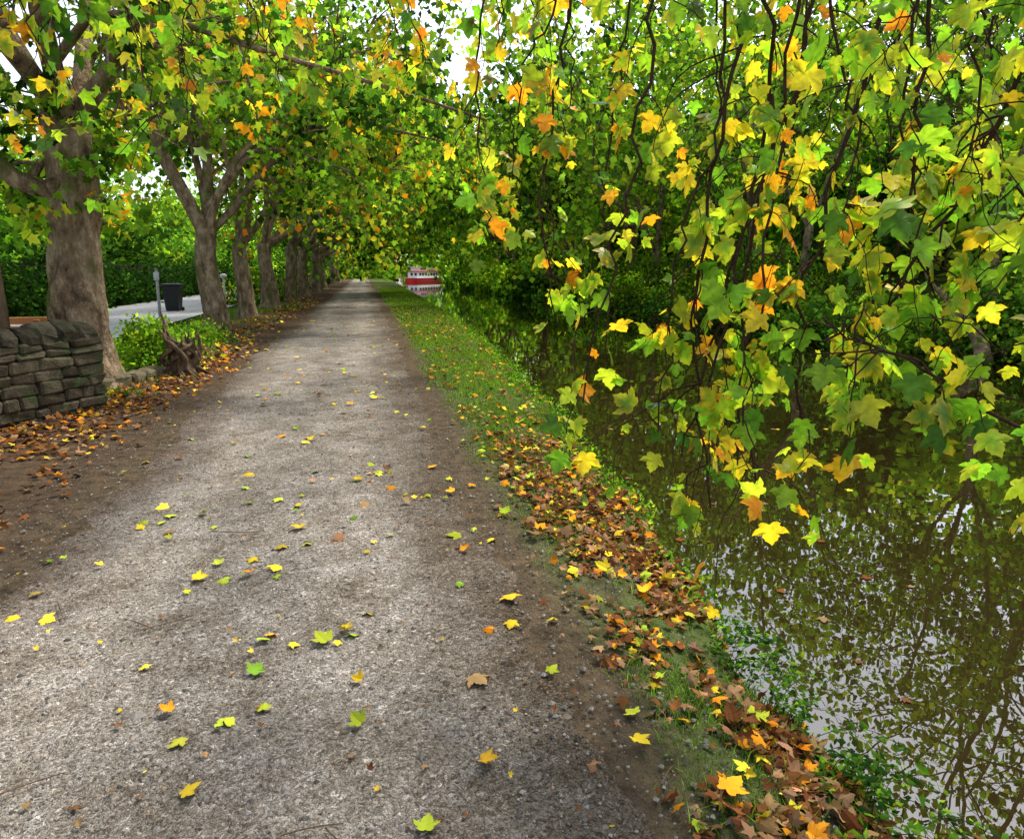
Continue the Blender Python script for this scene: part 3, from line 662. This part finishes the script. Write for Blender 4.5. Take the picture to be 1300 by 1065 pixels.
e=empty("park_bench"); g=Geo(); bc=np.array([.42,.17,.05])
cx,cy=-5.25,10.7
for k in range(3): rbox(g,(cx,cy+.28+.03*k,.62+.13*k),(1.5,.035,.1),0,.008,col=bc)
for k in range(4): rbox(g,(cx,cy-.17+.12*k,.46),(1.5,.1,.035),0,.008,col=bc)
for sx in(-.65,.65):
    rbox(g,(cx+sx,cy-.15,.22),(.07,.07,.45),0,.008,col=bc*.6); rbox(g,(cx+sx,cy+.24,.45),(.07,.07,.9),0,.008,col=bc*.6); rbox(g,(cx+sx,cy+.03,.63),(.06,.45,.04),0,.008,col=bc*.6)
g.build("slats_and_frame",M_paint,e,False)

e=empty("tree_stump"); g=Geo(); rs=RS(8)
sx,sy=-2.78,11.15
trunk(rs,g,sx,sy,.4,.14,flare=2.,lump=.35)
for k in range(30):
    a=rs.rand()*6.28; h=.25+.55*rs.rand(); o=.08+.14*rs.rand(); tw=rs.normal(0,1.)
    P=curve([(sx+math.cos(a)*o*.6,sy+math.sin(a)*o*.6,.05),(sx+math.cos(a)*o*1.3,sy+math.sin(a)*o*1.3,h*.5),(sx+math.cos(a+tw)*o*1.2,sy+math.sin(a+tw)*o*1.2,h*.8),(sx+math.cos(a+tw)*o*1.6-.04,sy+math.sin(a+tw)*o,h+.05*rs.rand())],10)
    P[1:]+=rs.normal(0,.012,(9,3)); g.tube(P,np.linspace(.05,.006,10)*(1+.3*rs.rand(10)),7)
for k in range(14):
    a=rs.rand()*6.28; P=curve([(sx,sy,.2+.2*rs.rand()),(sx+math.cos(a)*.22,sy+math.sin(a)*.22,.12),(sx+math.cos(a+.3)*.42,sy+math.sin(a+.3)*.42,-.02)],7); g.tube(P,np.linspace(.05,.01,7),7)
P=curve([(sx-.1,sy,.3),(sx-.2,sy,.6),(sx-.2,sy,.8),(sx-.24,sy,.98)],8); g.tube(P,np.linspace(.05,.01,8),7)
g.build("roots_and_snags",M_wood,e)
for (cx,cy,rr,hh,nn) in ((-3.25,11.5,.42,.85,3400),(-3.75,12.6,.5,.8,2000),(-3.2,12.9,.3,.5,1200),(-3.6,16.,.5,.4,1400)):
    g=Geo(); mass(g,RS(int(hh*100)),cx,cy,.03,rr,rr,hh,nn,.075,[dict(lm=6,md=1,yg=3),dict(md=3,lm=4)],clump=.12,ncl=34,T=T_OVAL); g.build("roadside_shrub",M_far,None,False)

e=empty("signpost"); g=Geo(); g.tube([(-5.6,20.6,-.1),(-5.6,20.6,1.6)],[.04,.04],10,(.35,.36,.38),True); g.tube([(-5.6,20.6,1.6),(-5.6,20.6,1.64)],[.05,.02],10,(.2,.2,.2),True)
rbox(g,(-5.6,20.555,1.42),(.14,.02,.22),0,.006,col=(.5,.52,.55)); g.build("pole_and_plate",M_paint,e)
for bx,by in ((-7.1,28.),):
    e=empty("wheelie_bin"); g=Geo(); dc=np.array([.02,.022,.025])
    V=[];
    for zz,w,dp in((.08,.22,.25),(.95,.29,.34),(1.0,.31,.36)):
        V+= [(bx-w,by-dp,zz),(bx+w,by-dp,zz),(bx+w,by+dp,zz),(bx-w,by+dp,zz)]
    F=[]
    for i in range(2):
        for j in range(4): a=i*4+j;b=i*4+(j+1)%4; F+=[(a,b,b+4),(a,b+4,a+4)]
    F+=[(0,2,1),(0,3,2)]; g.add(V,F,dc)
    rbox(g,(bx,by-.02,1.05),(.64,.76,.07),0,.03,col=dc*1.3); g.tube([(bx-.26,by+.42,1.),(bx+.26,by+.42,1.)],[.02,.02],8,dc,True)
    for s in(-1,1): g.tube([(bx+s*.22,by+.28,.1),(bx+s*.28,by+.28,.1)],[.1,.1],14,dc*.6,True)
    g.build("body_lid_wheels",M_paint,e,False)
e=empty("bollard"); g=Geo(); g.tube([(-4.9,26,-.1),(-4.9,26,1.25),(-4.9,26,1.3)],[.035,.035,.03],10,(.6,.6,.6),True); g.tube([(-4.9,26,1.3),(-4.9,26,1.34),(-4.9,26,1.42),(-4.9,26,1.46)],[.05,.12,.12,.05],12,(.6,.6,.62),True); g.build("post_and_cap",M_paint,e)
e=empty("timber_fence"); g=Geo(); rs=RS(6)
for yy in np.arange(24,60,.16): rbox(g,(-11.3,yy,.95+rs.normal(0,.01)),(.02,.145,1.8),0,.004,col=np.array([.03,.024,.018])*(.7+.6*rs.rand()))
for zz in(.4,1.5): rbox(g,(-11.36,42,zz),(.05,36,.09),0,.005,col=(.03,.025,.02))
g.build("boards",M_paint,e,False)
e=empty("post_and_rail_fence"); g=Geo()
for yy in np.arange(34,70,2.4): rbox(g,(-4.7,yy,.5),(.1,.1,1.1),0,.01,col=(.16,.13,.1))
for zz in(.45,.85): rbox(g,(-4.635,52,zz),(.035,36,.11),0,.008,col=(.18,.15,.11))
g.build("posts_and_rails",M_paint,e,False)
g=Geo(); rs=RS(2); P=curve([(12.7,11.9,-.3),(13.2,12.6,.15),(13.5,13.6,.75),(14.0,14.6,1.1)],12); g.tube(P,np.linspace(.17,.07,12)*(1+.15*rs.rand(12)),10,cap=True)
for k in range(4): p=P[3+2*k]; g.tube(curve([p,p+np.array([-.3,.1,.25]),p+np.array([-.5,.2,.6])],6),np.linspace(.05,.015,6),6)
g.build("fallen_log",M_bark)

# ------------------------------------------------------------------ canal boat
e=empty("canal_boat",(9.9,119,-.38),math.radians(50)); e.scale=(.95,.95,.78); g=Geo()
red=(.6,.02,.02);wh=(.8,.8,.8);dk=(.02,.025,.03)
st=np.linspace(-4.5,4.5,15); V=[]
for s in st:
    w=1.5*(1-max(0,(abs(s)-3)/1.9)**2*.8)
    V+=[(s,-w*.8,-.3),(s,-w,.75),(s,w,.75),(s,w*.8,-.3)]
F=[]
for i in range(len(st)-1):
    for j in range(3): a=i*4+j; F+=[(a,a+4,a+5),(a,a+5,a+1)]
m=len(V)-4; F+=[(0,1,2),(0,2,3),(m,m+2,m+1),(m,m+3,m+2)]
g.add(V,F,red)
rbox(g,(0,0,.79),(8.4,2.8,.08),0,.02,col=wh)
rbox(g,(-.3,0,1.45),(6.2,2.3,1.25),0,.06,col=wh); rbox(g,(-.3,0,2.12),(6.7,2.6,.09),0,.02,col=red)
rbox(g,(-1.6,0,2.6),(2.2,1.9,.86),0,.05,col=wh); rbox(g,(-1.6,0,3.07),(2.6,2.2,.08),0,.02,col=wh)
for s in np.arange(-2.8,2.4,.85):
    for w in(-1,1): rbox(g,(s,w*1.153,1.55),(.55,.02,.5),0,.005,col=dk)
for s in(-2.2,-1.6,-1.0):
    for w in(-1,1): rbox(g,(s,w*.953,2.66),(.42,.02,.4),0,.005,col=dk)
for w in(-.6,.25): rbox(g,(-3.402,w,1.55),(.02,.5,.55),0,.005,col=dk)
for s in np.arange(-.3,3.1,.55):
    for w in(-1.2,1.2): g.tube([(s,w,2.16),(s,w,2.85)],[.02,.02],6,wh)
for w in(-1.2,1.2):
    for zz in(2.5,2.85): g.tube([(-.4,w,zz),(2.9,w,zz)],[.02,.02],6,wh)
g.tube([(3.9,0,.8),(3.9,0,2.4)],[.04,.02],8,wh)
g.build("hull_and_cabin",M_paint,e,False)

# ------------------------------------------------------------------ light
sd=nrm(np.array([.42,.32,.9]))
w=bpy.data.worlds.new("World"); scene.world=w; w.use_nodes=True; nt=w.node_tree
bg=nt.nodes["Background"]; sky=nt.nodes.new("ShaderNodeTexSky"); sky.sky_type='NISHITA'; sky.sun_disc=False
sky.sun_elevation=math.asin(sd[2]); sky.sun_rotation=math.atan2(sd[0],sd[1]); sky.air_density=1.; sky.dust_density=2.5
hs=nt.nodes.new("ShaderNodeHueSaturation"); hs.inputs["Saturation"].default_value=.45; hs.inputs["Value"].default_value=2.4
nt.links.new(sky.outputs[0],hs.inputs["Color"]); nt.links.new(hs.outputs[0],bg.inputs[0]); bg.inputs[1].default_value=.15
ld=bpy.data.lights.new("sun","SUN"); ld.energy=4.7; ld.angle=math.radians(8); ld.color=(1,.94,.82)
so=bpy.data.objects.new("sun",ld); scene.collection.objects.link(so); so.rotation_euler=Vector(sd).to_track_quat('Z','Y').to_euler()
scene.view_settings.view_transform='Standard'; scene.view_settings.look='None'; scene.view_settings.exposure=0
cd=bpy.data.cameras.new("camera"); cam=bpy.data.objects.new("camera",cd); scene.collection.objects.link(cam)
cd.sensor_width=36; cd.lens=24; cd.shift_y=-.0346; cd.clip_end=2000; cd.clip_start=.05
cam.location=(0,0,1.6); cam.rotation_euler=(math.radians(80.5),0,yaw); scene.camera=cam
